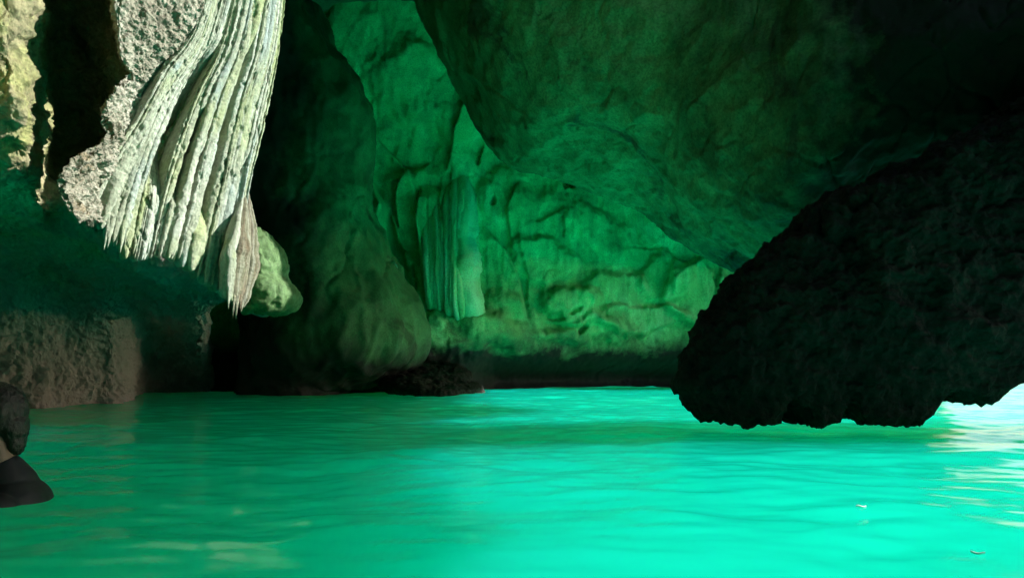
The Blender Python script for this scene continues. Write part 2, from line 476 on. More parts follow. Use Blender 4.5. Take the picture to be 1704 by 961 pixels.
def build_far_wall():
    nx, nz = 640, 360
    xs = np.linspace(-9, 9.3, nx); zs = np.linspace(-1.2, 9.5, nz)
    X, Z = np.meshgrid(xs, zs)
    Yb = np.interp(xs, [-9, -5, -2.6, -0.8, 0.6, 3, 6, 7.6, 8.6, 9.3], [14.0, 14.6, 15.6, 16.2, 17.0, 18.2, 18.8, 18.2, 17.4, 16.6])
    Y = np.repeat(Yb[None], nz, 0)
    # the wall leans out overhead and is undercut by a tidal notch at the waterline
    Y = Y - 0.22 * np.clip(Z - 4.2, 0, None) ** 1.6
    Y = Y + 1.1 * np.exp(-((Z - 0.15) / 0.42) ** 2) * np.clip((X + 1.2) / 0.8, 0.15, 1)
    q = np.stack([X.ravel(), Y.ravel(), Z.ravel()], 1)
    wx = 0.5 * fbm(q, 0.9, 5).reshape(nz, nx); wz = 0.5 * fbm(q + 40, 0.9, 5).reshape(nz, nx)
    rel = np.zeros_like(X)
    def slab(px, py, rx, ry, amp, soft=0.35, ang=0.0):
        x0, z0 = far_uv(px, py)
        k = FAR_Y / F_PX
        dx, dz = X + wx - x0, Z + wz - z0
        a = math.radians(ang)
        u = (dx * math.cos(a) + dz * math.sin(a)) / (rx * k); v = (-dx * math.sin(a) + dz * math.cos(a)) / (ry * k)
        r = np.sqrt(u * u + v * v)
        s = np.clip((1 - r) / soft, 0, 1)
        return amp * s * s * (3 - 2 * s)
    for a in [(835, 330, 60, 55, 0.35, 0.5, 20), (900, 430, 70, 40, 0.45, 0.35, -5), (960, 500, 62, 34, 0.55, 0.35, -12),
              (1040, 470, 80, 45, 0.4, 0.4, 8), (1090, 520, 110, 30, 0.5, 0.4, 4), (990, 545, 110, 30, 0.5, 0.6, 4), (1130, 450, 60, 45, 0.35, 0.3, 10),
              (1020, 380, 95, 50, 0.35, 0.5, -22), (930, 350, 70, 60, 0.3, 0.6, 0), (1180, 470, 55, 60, 0.5, 0.25, -10),
              (740, 200, 110, 70, 0.5, 0.5, -20), (660, 120, 110, 110, 0.6, 0.5, 10), (690, 270, 90, 50, -0.5, 0.6, 10),
              (770, 560, 130, 45, 0.7, 0.5, 6), (850, 540, 90, 60, 0.35, 0.5, -10), (640, 380, 90, 150, -0.3, 0.5, 10)]:
        rel += slab(*a)
    for a in [(932, 512, 17, 8, -0.45, 0.5, 0), (966, 505, 14, 5, -0.3, 0.5, 0), (975, 540, 14, 9, -0.4, 0.5, 0), (945, 292, 24, 9, -0.6, 0.5, -25),
              (823, 334, 8, 6, -0.3, 0.5, 0), (915, 345, 40, 14, -0.18, 0.4, 30), (942, 375, 8, 24, -0.2, 0.4, 0), (800, 262, 10, 26, -0.4, 0.4, -15),
              (670, 440, 22, 90, -0.8, 0.6, 10), (870, 470, 10, 70, -0.25, 0.6, 15), (1120, 405, 60, 4, -0.2, 0.6, -8)]:
        rel += slab(*a)
    def cuesta(line, w, amp, left=True, p=1.0, end=0.35):
        e = np.array([far_uv(*a) for a in line])
        o_ = np.argsort(e[:, 1]); e = e[o_]
        xe = np.interp(Z + 0.25 * wz, e[:, 1], e[:, 0]) + 0.12 * wx
        wm = w * FAR_Y / F_PX
        u = (xe - (X)) / wm if left else ((X) - xe) / wm
        f = np.clip((Z - e[0, 1]) / end, 0, 1) * np.clip((e[-1, 1] - Z) / end, 0, 1)
        b_ = np.where((u >= 0) & (u < 1), (1 - np.clip(u, 0, 1)) ** p, 0)
        b_ = b_ * np.clip(u / 0.06, 0, 1)
        return amp * b_ * f
    for a in [([(590, 232), (600, 275), (640, 325), (658, 365), (664, 430), (690, 520)], 100, 0.9), ([(600, 185), (640, 250), (692, 300), (708, 345), (712, 420)], 95, 0.6),
              ([(650, 330), (668, 380), (690, 440), (697, 500)], 34, 0.5), ([(808, 380), (845, 420), (866, 460), (878, 530)], 75, 0.6, True, 1.4),
              ([(705, 320), (700, 380), (703, 430), (712, 490)], 90, 1.0, False, 1.2), ([(690, 290), (668, 340), (672, 400)], 40, 0.5, False),
              ([(740, 300), (737, 380), (742, 470)], 16, 0.22, False), ([(757, 280), (752, 360), (750, 480)], 14, 0.25, False), ([(768, 290), (765, 380), (768, 500)], 12, 0.22, False),
              ([(782, 300), (780, 390), (782, 500)], 12, 0.18, False), ([(722, 330), (720, 400), (726, 470)], 12, 0.15, False),
              ([(790, 180), (760, 240), (745, 300)], 60, 0.5, False), ([(860, 300), (840, 350), (850, 420)], 70, 0.35, False), ([(1150, 405), (1135, 440), (1140, 480)], 70, 0.5, False, 1.5),
              ([(1240, 420), (1232, 450), (1230, 490)], 40, 0.5, False), ([(540, 60), (570, 140), (590, 200)], 120, 0.8), ([(905, 460), (900, 490), (915, 520)], 80, 0.3, False)]:
        rel += cuesta(*a)
    rel += 0.55 * fbm(q * (1, 1, 0.8), 0.42, 3).reshape(nz, nx)
    rel *= 0.6
    rel += 0.07 * fbm(q * (1, 1, 0.7), 1.7, 4, ridged=True).reshape(nz, nx)
    rel += 0.05 * fbm(q, 6, 4).reshape(nz, nx)
    rel -= 0.04 * cracks(q, 0.8, 0.035, 4.0).reshape(nz, nx)
    # vertical runnels
    rel += 0.05 * fbm(q * (1, 1, 0.12), 5.0, 3, ridged=True).reshape(nz, nx) * np.clip((Z - 1.0) / 1.5, 0, 1)
    Y = Y - rel
    q[:, 1] = Y.ravel()
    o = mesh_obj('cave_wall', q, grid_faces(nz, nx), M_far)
    tag(o, kind='structure')
build_far_wall()

# ------------------------------------------------------------------ setting: unseen roof and side shell, openings shaped to steer the sun
def build_shell():
    secs = []
    ys = [-7.5, -7.0, -4, -0.6, 0, 2.5, 4.55, 4.78, 6.2, 6.7, 9.5, 12, 16, 20]
    for y in ys:
        s = 0.55 if y < -7.2 else 1.0
        zt = 7.6 - 0.02 * (y - 6) ** 2 * 0.3
        zo = -1.0 if y < -5 else 2.2 if y < -0.5 else (2.1 if y < 4.65 else (0.25 if y < 6.4 else (2.7 if y < 9 else 2.9)))  # right-hand opening heights
        xr = 4.7 if y < 9 else 6.0
        pr = [(-11.5, -2), (-11, 1.5), (-10, 4.2), (-6.5, 6.6), (-2, zt), (2.2, zt + 0.3), (xr - 0.6, zt), (xr, (zt + zo) / 2), (xr, zo)]
        secs.append([(x, y, z) for x, z in pr])
    nr, nc = 260, 240
    c = np.asarray(secs, float)
    g = catmull(c, nr); g = np.swapaxes(catmull(np.swapaxes(g, 0, 1), nc), 0, 1)
    p = g.reshape(-1, 3)
    nrm = grid_normals(p, nr, nc)
    p = p + nrm * (0.5 * fbm(p, 0.45, 4) + 0.12 * fbm(p, 2.2, 3))[:, None]
    gg = p.reshape(nr, nc, 3)
    cen = (gg[:-1, :-1] + gg[1:, 1:]) / 2
    hole = (cen[..., 0] > 2.6) & (cen[..., 2] > 3.55) & (cen[..., 1] > 3.0) & (cen[..., 1] < 5.85)  # unseen gap added so the sun reaches the flowstone curtain
    o = mesh_obj('unseen_cave_roof', p, grid_faces(nr, nc, keep=~hole), M_roof)
    tag(o, kind='structure')
    # back wall behind the viewer
    ctrl = [[(x, -7.0 + 0.3 * math.sin(x), z) for x in (-13, -8, -4, 0, 4, 7.2)] for z in (-2, 1.5, 4.5, 9.5)]
    o = loft_sheet('cave_wall', ctrl, 60, 120, M_roof, lambda q: 0.5 * fbm(q, 0.5, 4))
    tag(o, kind='structure')
build_shell()

# ------------------------------------------------------------------ setting: hanging ceiling mass on the right
def build_ceiling():
    px = [470, 600, 690, 760, 850, 930, 1010, 1080, 1140, 1200, 1280, 1400, 1550, 1700, 1800]
    rim = [-300, -170, -40, 130, 260, 288, 322, 352, 396, 428, 441, 408, 352, 302, 268]
    yr = [11.0, 11, 11, 11, 10.8, 10.6, 10.4, 10.2, 9.9, 9.6, 9.2, 9.0, 8.8, 8.6, 8.5]
    rows = []
    for k in range(9):
        row = []
        for a, r, y in zip(px, rim, yr):
            t = [(-40, -420, y + 3.5), (-10, -120, y + 2.2), (-4, -25, y + 0.7), (0, 0, y), (14, -40, y - 1.2), (40, -110, y - 2.1),
                 (60, -230, y - 2.6), (80, -400, y - 2.6), (80, -760, y - 1.2)][k]
            p = P(a + t[0], r + t[1], t[2])
            row.append(p)
        rows.append(row)
    def disp(q):
        d = 0.42 * fbm(q, 0.45, 3) + 0.10 * fbm(q, 1.8, 4, ridged=True) + 0.035 * fbm(q, 7, 4)
        return d * 0.8 - 0.06 * cracks(q, 0.75, 0.025, 2.0) - 0.03 * cracks(q, 2.1, 0.035, 9.0)
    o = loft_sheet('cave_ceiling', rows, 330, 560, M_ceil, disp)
    tag(o, kind='structure')
build_ceiling()

# ------------------------------------------------------------------ setting: left wall with overhang
def build_left():
    cols = [
        [(-250, a, b) for a, b in [(-520, 4.6), (-350, 2.9), (-100, 2.9), (100, 3.0), (220, 3.2), (320, 4.1), (380, 6.2), (450, 7.2), (560, 7.6), (705, 7.4), (790, 7.3)]],
        [(-40, a, b) for a, b in [(-520, 4.8), (-350, 3.55), (-100, 3.6), (100, 3.65), (220, 3.75), (310, 4.5), (370, 6.4), (430, 7.6), (560, 8.1), (690, 8.0), (760, 7.9)]],
        [(62, a, b) for a, b in [(-520, 4.9), (-350, 4.0), (-100, 4.05), (100, 4.1), (220, 4.15), (315, 4.8), (390, 6.6), (450, 7.9), (560, 8.5), (685, 8.4), (745, 8.3)]],
        [(98, a, b) for a, b in [(-520, 6.6), (-350, 6.3), (-100, 6.4), (100, 6.6), (220, 6.6), (330, 5.9), (410, 6.8), (470, 8.2), (560, 8.7), (682, 8.7), (740, 8.6)]],
        [(160, a, b) for a, b in [(-520, 6.6), (-350, 6.2), (-100, 6.2), (100, 6.5), (240, 6.5), (350, 5.9), (430, 6.9), (500, 8.4), (570, 9.0), (677, 9.2), (730, 9.1)]],
        [(215, a, b) for a, b in [(-520, 5.6), (-350, 5.2), (-100, 5.2), (80, 5.4), (250, 6.0), (390, 5.7), (450, 6.8), (510, 8.8), (580, 9.6), (669, 9.9), (715, 9.8)]],
        [(250, a, b) for a, b in [(-520, 5.6), (-350, 5.2), (-100, 5.2), (80, 5.4), (250, 5.8), (420, 5.6), (470, 6.8), (515, 9.0), (590, 12.6), (657, 13.6), (690, 13.5)]],
        [(330, a, b) for a, b in [(-520, 5.7), (-350, 5.5), (-100, 5.5), (100, 5.7), (280, 5.8), (460, 5.7), (490, 6.8), (525, 9.3), (600, 12.4), (652, 13.8), (680, 13.7)]],
        [(395, a, b) for a, b in [(-520, 5.8), (-350, 5.7), (-100, 5.7), (100, 5.9), (280, 5.9), (480, 5.8), (503, 6.6)]] + [(345, 520, 9.6), (345, 600, 12.6), (350, 649, 14.4), (350, 675, 14.3)],
        [(p, a, b) for p, a, b in [(440, -520, 6.2), (440, -350, 6.2), (440, -100, 6.2), (430, 100, 6.2), (400, 280, 6.2), (425, 480, 6.0), (430, 500, 6.4), (352, 514, 10.0), (352, 600, 13.2), (360, 648, 14.8), (360, 672, 14.7)]],
        [(p, a, b) for p, a, b in [(430, -520, 9), (430, -350, 9), (430, -100, 9), (420, 100, 9), (390, 280, 9), (405, 470, 9), (405, 490, 9.2), (354, 508, 12), (356, 595, 14.8), (365, 646, 15.5), (365, 670, 15.4)]],
    ]
    ctrl = [[P(*cols[c][r]) for c in range(len(cols))] for r in range(11)]
    def disp(q):
        d = 0.18 * fbm(q, 1.1, 3) + 0.11 * fbm(q, 3.0, 5, 0.55, ridged=True) + 0.05 * fbm(q, 12, 4, 0.6)
        return d
    o = loft_sheet('cave_wall', ctrl, 620, 560, M_left, disp)
    tag(o, kind='structure')
build_left()

# ------------------------------------------------------------------ things: rock masses
def rings_px(rows, yb):
    """rows: (py, px_left, px_right, Yfront, Yback) sampled at the front depth"""
    out = []
    for py, pl, pr, yf, ybk in rows:
        a = P(pl, py, yf); b = P(pr, py, yf)
        out.append((a[2], a[0], b[0], yf, ybk))
    return out

def build_buttress():
    Y = 12.2
    rows = [(700, 380, 560, Y + 0.6, 15.5), (640, 380, 565, Y + 0.6, 15.5), (605, 380, 632, Y + 0.4, 15.5), (575, 380, 668, Y + 0.1, 15.5), (520, 380, 662, Y, 15.5),
            (470, 370, 638, Y, 15.4), (410, 360, 604, Y, 15.3), (340, 350, 574, Y, 15.2), (280, 330, 562, Y, 15.0), (210, 320, 572, Y, 15.0),
            (140, 310, 565, Y, 15.0), (70, 300, 530, Y, 15.0), (0, 280, 490, Y - 0.2, 15.0), (-120, 250, 450, Y - 0.6, 15.0), (-300, 200, 430, Y - 1, 15.0)]
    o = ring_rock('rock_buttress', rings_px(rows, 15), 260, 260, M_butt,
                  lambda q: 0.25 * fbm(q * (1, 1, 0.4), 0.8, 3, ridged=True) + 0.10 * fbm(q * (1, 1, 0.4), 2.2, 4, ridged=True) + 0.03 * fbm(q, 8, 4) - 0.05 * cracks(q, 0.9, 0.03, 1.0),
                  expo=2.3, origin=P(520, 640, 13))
    tag(o, 'dark smooth leaning rock buttress rising behind the pale flowstone curtain', 'rock')
build_buttress()

def build_pendant():
    # hanging oyster-crusted rock: bottom outline as heights above the water along x
    Yf = 5.0
    bx = [1132, 1152, 1178, 1205, 1232, 1275, 1308, 1318, 1330, 1350, 1378, 1405, 1415, 1425, 1440, 1455, 1500, 1550, 1572, 1582, 1600, 1615, 1640, 1660, 1672, 1690, 1704, 1740, 1800, 1900, 2050]
    bz = [640, 670, 694, 706, 707, 713, 704, 684, 664, 682, 710, 706, 684, 664, 676, 700, 710, 708, 684, 656, 648, 668, 662, 676, 668, 645, 622, 575, 540, 530, 520]
    bxw = [P(a, b, Yf)[0] for a, b in zip(bx, bz)]; bzw = [P(a, b, Yf)[2] + 0.035 for a, b in zip(bx, bz)]
    lz = [640, 600, 550, 510, 450, 405, 365, 322, 262, 150]
    lx = [1146, 1176, 1210, 1240, 1278, 1318, 1366, 1440, 1570, 1800]
    lzw = [P(a, b, Yf)[2] for a, b in zip(lx, lz)]; lxw = [P(a, b, Yf)[0] for a, b in zip(lx, lz)]
    nz, na, nb = 190, 620, 46
    zs = np.linspace(0.30, 2.4, nz)
    th = np.linspace(0, 2 * math.pi, na, endpoint=False)
    e = 2.8
    ex = np.sign(np.cos(th)) * np.abs(np.cos(th)) ** (2 / e); ey = np.sign(np.sin(th)) * np.abs(np.sin(th)) ** (2 / e)
    P_ = []
    xr = 5.6
    for k in range(nb):                                # underside, from a spine line outwards
        s = k / nb
        xl = np.interp(0.30, lzw, lxw)
        x = (xl + xr) / 2 + (xr - xl) / 2 * ex * (0.55 + 0.45 * s)
        y = 5.45 + 0.42 * ey * s
        z = np.interp(x, bxw, bzw) - 0.03 * fbm(np.stack([x, y, 0 * x], -1), 6.0, 3, ridged=True)
        z = z + (0.30 - z) * np.clip((s - 0.8) / 0.2, 0, 1) ** 2 * 0.9
        P_.append(np.stack([x, y, z], -1))
    for z in zs:
        xl = np.interp(z, lzw, lxw)
        lean = max(0, z - 0.9)
        x = (xl + xr) / 2 + (xr - xl) / 2 * ex
        y = 5.45 + 0.22 * lean + (0.42 + 0.2 * lean) * ey - 0.06 * math.exp(-((z - 0.7) / 0.4) ** 2) * (ey < 0)
        zz = np.full(na, z)
        zb = np.interp(x, bxw, bzw)
        if z < 0.5: zz = np.maximum(zz, zb + (z - 0.30) * 0.6)
        P_.append(np.stack([x, y, zz], -1))
    nr = nb + nz
    p = np.array(P_).reshape(-1, 3)
    n = grid_normals(p, nr, na, wrap=True)
    out = p - np.array([3.2, 5.9, 1.3])
    if np.mean(np.sum(out * n, 1)) < 0: n = -n
    lowm = np.clip((p[:, 2] - 0.22) / 0.45, 0.08, 1)
    d = lowm * (0.10 * fbm(p, 1.4, 3) + 0.09 * fbm(p + 7, 2.1, 3, ridged=True)) - lowm * 0.09 * cracks(p, 1.3, 0.05, 6.0) + (0.25 + 0.75 * lowm) * 0.06 * fbm(p, 4.5, 3, ridged=True) + 0.05 * fbm(p, 13, 3)
    p = p + n * d[:, None]
    p += 0.03 * np.stack([fbm(p + 3, 17, 2), fbm(p + 13, 17, 2), 1.3 * fbm(p + 23, 17, 2)], 1)
    # close the top
    p = np.vstack([p, p[-na:].mean(0)])
    f = grid_faces(nr, na, wrap=True).tolist()
    f += [[(nr - 1) * na + k, (nr - 1) * na + (k + 1) % na, nr * na] for k in range(na)]
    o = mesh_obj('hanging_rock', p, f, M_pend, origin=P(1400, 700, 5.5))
    tag(o, 'huge black oyster crusted rock with ragged edge hanging just above bright water', 'rock')
build_pendant()

def build_promontory():
    Y = 12.6
    rows = [(690, 640, 800, Y + 0.2, 17), (660, 655, 788, Y, 17), (652, 640, 782, Y, 17), (642, 612, 768, Y + 0.3, 17), (630, 600, 770, Y + 0.9, 17), (618, 600, 765, Y + 1.8, 17), (608, 630, 750, Y + 3.0, 17)]
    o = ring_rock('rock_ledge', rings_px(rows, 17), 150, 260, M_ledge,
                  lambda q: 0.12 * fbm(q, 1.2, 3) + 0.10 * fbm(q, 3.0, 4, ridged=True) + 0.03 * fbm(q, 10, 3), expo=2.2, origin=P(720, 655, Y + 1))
    tag(o, 'dark low rock nose touching the water below the pale far flowstone', 'rock')
build_promontory()
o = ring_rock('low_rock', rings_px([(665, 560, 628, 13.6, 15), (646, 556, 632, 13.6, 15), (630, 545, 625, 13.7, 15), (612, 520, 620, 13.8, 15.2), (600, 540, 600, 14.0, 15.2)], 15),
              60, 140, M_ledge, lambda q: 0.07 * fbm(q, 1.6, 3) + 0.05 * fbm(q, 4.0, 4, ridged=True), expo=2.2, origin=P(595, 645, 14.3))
tag(o, 'small black rock at the waterline left of the dark rock nose', 'rock')

# ------------------------------------------------------------------ things: flowstone
def drapery(name, label, lines, nfold, mat, bulge=0.6, fold_seg=(18, 150), gap=None, tips=True, seed=0, cat='flowstone',
            special=None, back=0.10, rough=1.0, fold_name='fold', endjit=0.04, embed=0.0, cover=0.62, group=None, facing=(0.75, -0.65, 0.1), widths=None):
    """lines: flow lines across the curtain, each a list of (px, py, Y) from top to tip; folds run between them"""
    r = np.random.RandomState(seed)
    L = np.array([[P(*q) for q in ln] for ln in lines])            # (m, k, 3)
    NS, NT = 400, fold_seg[1]
    S = catmull(L, NS)
    S = np.swapaxes(catmull(np.swapaxes(S, 0, 1), NT), 0, 1)        # (NS, NT, 3)
    base = S[:, -1].mean(0)
    root = thing(name, label, cat, base, group)
    if widths is None:
        w = 0.35 + r.exponential(0.8, nfold)
    else:
        w = np.array(widths, float)
    ed = np.concatenate([[0], np.cumsum(w) / w.sum()])
    facing = np.array(facing); facing = facing / np.linalg.norm(facing)
    size = np.linalg.norm(S[-1, NT // 2] - S[0, NT // 2])
    for i in range(nfold):
        a, b = ed[i], ed[i + 1]
        t = np.linspace(0, 1, NT)
        sm = (a + b) / 2 + 0.25 * (b - a) * perlin(np.stack([t * 3, np.full(NT, i * 3.7 + seed), np.zeros(NT)], 1))
        k = np.clip(sm * (NS - 1), 0, NS - 1.001)
        k0 = k.astype(int); fr = (k - k0)[:, None]
        idx = np.arange(NT)
        c = S[k0, idx] * (1 - fr) + S[np.minimum(k0 + 1, NS - 1), idx] * fr
        ia = min(int(a * (NS - 1)), NS - 1); ib = min(int(b * (NS - 1)), NS - 1)
        across = S[ib] - S[ia]
        if i == 0 and nfold == 1: across = S[-1] - S[0]
        wd = np.linalg.norm(across, axis=1)
        ac = across / (wd[:, None] + 1e-9)
        tan = np.gradient(c, axis=0); tan /= np.linalg.norm(tan, axis=1)[:, None] + 1e-9
        nn = np.cross(ac, tan)
        sgn = np.sign(np.sum(nn * facing, 1)); sgn[sgn == 0] = 1
        nn = nn * sgn[:, None]
        nn /= np.linalg.norm(nn, axis=1)[:, None] + 1e-9
        wd = wd * (1.0 + 0.25 * perlin(np.stack([t * 5, np.full(NT, i * 1.3 + 50), np.zeros(NT)], 1)))
        wd = np.maximum(wd, 0.004)
        tend = 1.0 - endjit * r.rand()
        taper = np.clip((tend - t) / 0.10, 0, 1) ** 0.55
        taper[t > tend] = 0
        off = np.zeros(NT)
        if embed:
            taper = np.ones(NT); tend = 1.0
            off = -embed * (np.clip((0.22 - t) / 0.22, 0, 1) ** 2 + np.clip((t - 0.75) / 0.25, 0, 1) ** 2)
        if gap is not None:
            off = gap((a + b) / 2, t, r)
        na = fold_seg[0]
        th = np.linspace(0, 2 * math.pi, na, endpoint=False)
        depth = bulge * wd * (0.75 + 0.6 * r.rand()) * (1 + 0.6 * perlin(np.stack([t * 7, np.full(NT, i * 2.3), np.full(NT, seed + .5)], 1))) + 0.2 * back * bulge
        cs, sn = np.cos(th), np.sin(th)
        fz = np.where(sn > 0, sn, sn * 0.9)
        tt = np.minimum(t, tend)
        ce = np.stack([np.interp(tt, t, c[:, j]) for j in range(3)], 1)
        pts = (ce[:, None] + ac[:, None] * (cs[None, :, None] * cover * wd[:, None, None] * taper[:, None, None])
               + nn[:, None] * ((fz[None, :] * np.where(sn > 0, depth[:, None], depth[:, None] + back) * (0.25 + 0.75 * taper[:, None]) * (taper[:, None] > 0) + off[:, None])[..., None]))
        pts = pts.reshape(-1, 3)
        # relief: stretched along the flow, crumbly up close
        q = np.stack([np.repeat(t * 6, na), np.tile(cs * 1.4, NT) + i * 7.1, np.tile(sn * 1.4, NT)], 1)
        dsp = rough * (0.22 * np.repeat(wd, na) * fbm(q, 1.0, 4, 0.6) + size * 0.006 * fbm(pts, 16 / size, 3, 0.6) + size * 0.004 * fbm(pts, 60 / size, 3, 0.6))
        dsp = dsp - rough * size * 0.035 * np.clip(fbm(pts * (1, 1, 0.55), 17 / size, 3, 0.6) - 0.12, 0, 1)
        out = (np.tile(cs, NT)[:, None] * np.repeat(ac, na, 0) + np.tile(sn, NT)[:, None] * np.repeat(nn, na, 0))
        pts = pts + out * (dsp * np.repeat(taper, na))[:, None]
        u = np.tile((np.arange(na) / na), NT) * (b - a) + a
        v = np.repeat(t, na)
        m = mat
        if special and i in special: m = special[i]
        nv = len(pts)
        pts = np.vstack([pts, pts[-na:].mean(0)])
        uvs = np.vstack([np.stack([u, v], 1), [[(a + b) / 2, 1]]])
        f = grid_faces(NT, na, wrap=True).tolist() + [[(NT - 1) * na + j, (NT - 1) * na + (j + 1) % na, nv] for j in range(na)]
        ob = mesh_obj(fold_name, pts, f, m, root, uv=uvs)
        if tips:
            it = int(0.93 * NT)
            for _ in range(r.randint(1, 4)):
                j = it - r.randint(0, int(0.10 * NT))
                s_ = r.uniform(-0.5, 0.5)
                top = ce[j] + ac[j] * s_ * wd[j] + nn[j] * (0.35 * depth[j] * (1 - abs(s_)))
                ln = wd[j] * r.uniform(1.6, 4.2); rad = wd[j] * r.uniform(0.18, 0.32)
                dirn = tan[min(j, NT - 3)] * 0.6 + np.array([0, 0, -0.6]); dirn /= np.linalg.norm(dirn)
                ks, kt = 9, 10
                tv, tf, tu = [], [], []
                for jj in range(kt):
                    f_ = jj / (kt - 1)
                    rr = rad * (1 - f_) ** 0.7 + 0.0005
                    cc = top + dirn * ln * (f_ - 0.25)
                    e1 = np.cross(dirn, [0.3, 1, 0.2]); e1 /= np.linalg.norm(e1); e2 = np.cross(dirn, e1)
                    for ss in range(ks):
                        an = 2 * math.pi * ss / ks
                        wob = 1 + 0.25 * r.rand()
                        tv.append(cc + (e1 * math.cos(an) + e2 * math.sin(an)) * rr * wob); tu.append(((a + b) / 2, 0.9 + 0.1 * f_))
                mesh_obj('stalactite_tip', np.array(tv), grid_faces(kt, ks, wrap=True), m, root, uv=np.array(tu))
    return root

def gap_main(s, t, r):
    off = 0.035 * (r.rand() - 0.5) * np.ones_like(t)
    for s0, w, t0, t1, dep in ((0.33, 0.05, 0.20, 0.78, 0.30), (0.46, 0.03, 0.42, 0.78, 0.22), (0.53, 0.025, 0.55, 0.9, 0.2), (0.68, 0.035, 0.15, 0.85, 0.28), (0.86, 0.025, 0.5, 0.97, 0.16)):
        if abs(s - s0) < w:
            k = np.clip((t - t0) / (t1 - t0), 0, 1)
            off = off - dep * np.sin(math.pi * k) ** 1.3
    return off

curtain_lines = [
    [(352, -70, 4.75), (318, 50, 4.7), (268, 118, 4.6), (226, 195, 4.5), (172, 268, 4.4), (128, 345, 4.35)],
    [(380, -70, 4.85), (343, 65, 4.8), (296, 150, 4.7), (258, 235, 4.6), (228, 330, 4.55), (208, 430, 4.5)],
    [(420, -70, 5.0), (390, 70, 4.95), (352, 165, 4.85), (320, 265, 4.78), (296, 355, 4.7), (276, 432, 4.68)],
    [(452, -70, 5.15), (430, 70, 5.1), (398, 180, 5.02), (374, 290, 4.95), (352, 385, 4.9), (338, 472, 4.86)],
    [(476, -70, 5.3), (462, 70, 5.28), (440, 195, 5.2), (412, 310, 5.12), (404, 400, 5.08), (398, 508, 5.05)],
]
curtain = drapery('flowstone_curtain', 'big pale sunlit flowstone curtain fanning down above the left overhang', curtain_lines, 58, M_flow,
                  bulge=0.5, fold_seg=(20, 260), rough=2.1, cover=0.95, gap=gap_main, seed=11, cat='flowstone', back=0.16)
# crumbly crust along the curtain's left side
def crust_sheet(name, rows, parent, nr, nc, amp=1.0):
    """rows: (py, px_left, px_right, Yleft, Yright); the left edge curls back into the rock"""
    ctrl = []
    for py, pl, pr, yl, yr_ in rows:
        ctrl.append([P(pl + 40, py, yl + 1.0), P(pl + 8, py, yl + 0.35), P(pl, py, yl), P((2 * pl + pr) / 3, py, (2 * yl + yr_) / 3 - 0.03), P((pl + 2 * pr) / 3, py, (yl + 2 * yr_) / 3 - 0.02), P(pr, py, yr_)])
    return loft_sheet(name, ctrl, nr, nc, M_crust, lambda q: amp * (0.06 * fbm(q, 5, 3) + 0.05 * fbm(q, 14, 4, 0.6, ridged=True) + 0.018 * fbm(q, 50, 3)), parent)
crust_sheet('crust', [(105, 232, 285, 4.5, 4.72), (150, 190, 262, 4.3, 4.68), (190, 168, 245, 4.25, 4.6), (225, 178, 232, 4.25, 4.55), (255, 140, 220, 4.1, 4.5), (285, 102, 205, 4.0, 4.46), (315, 100, 190, 4.0, 4.44), (345, 112, 185, 4.05, 4.42), (372, 135, 180, 4.15, 4.45), (380, 150, 175, 4.6, 4.7)], curtain, 260, 200)
# brown ribbed lobe at the curtain's right end
lobe = drapery('flowstone_lobe', 'brown finely ribbed flowstone lobe with a white rim at right end of curtain',
               [[(404, 318, 5.1), (388, 390, 4.85), (380, 440, 4.82), (380, 505, 4.82)], [(412, 318, 5.15), (425, 395, 5.1), (423, 450, 5.08), (406, 514, 5.0)]],
               9, M_flow_brown, bulge=0.5, fold_seg=(14, 110), seed=4, special={8: M_flow, 0: M_flow, 1: M_flow}, back=0.05, endjit=0.12, cover=0.8, rough=2.0)
# beige rough block above it
root = thing('limestone_block', 'rough beige pitted limestone block at top left above the curtain', 'rock', P(270, 60, 5.0))
crust_sheet('block_face', [(-260, 190, 400, 4.3, 4.75), (-120, 188, 372, 4.3, 4.72), (-40, 190, 350, 4.3, 4.7), (20, 186, 338, 4.3, 4.66), (60, 190, 318, 4.32, 4.66), (95, 196, 292, 4.35, 4.66), (120, 212, 275, 4.42, 4.66), (140, 235, 262, 4.55, 4.68), (148, 245, 258, 4.9, 4.95)], root, 240, 220, 0.75)
# green rounded stone behind the lobe
o = ring_rock('rounded_stone', rings_px([(517, 400, 425, 5.6, 5.9), (512, 396, 450, 5.5, 6.0), (500, 396, 468, 5.45, 6.1), (486, 398, 471, 5.42, 6.1), (468, 400, 460, 5.42, 6.1), (452, 402, 449, 5.45, 6.05), (430, 404, 451, 5.45, 6.0),
              (405, 405, 444, 5.5, 6.0), (386, 407, 430, 5.55, 5.9), (378, 410, 420, 5.6, 5.8)], 6), 80, 110, M_knob,
              lambda q: 0.035 * fbm(q, 5, 3) + 0.03 * fbm(q, 9, 4, 0.6, ridged=True) - 0.03 * cracks(q, 4, 0.06), expo=2.2, origin=P(440, 512, 5.7))
tag(o, 'smooth green rounded stone sticking out behind the brown lobe', 'rock')

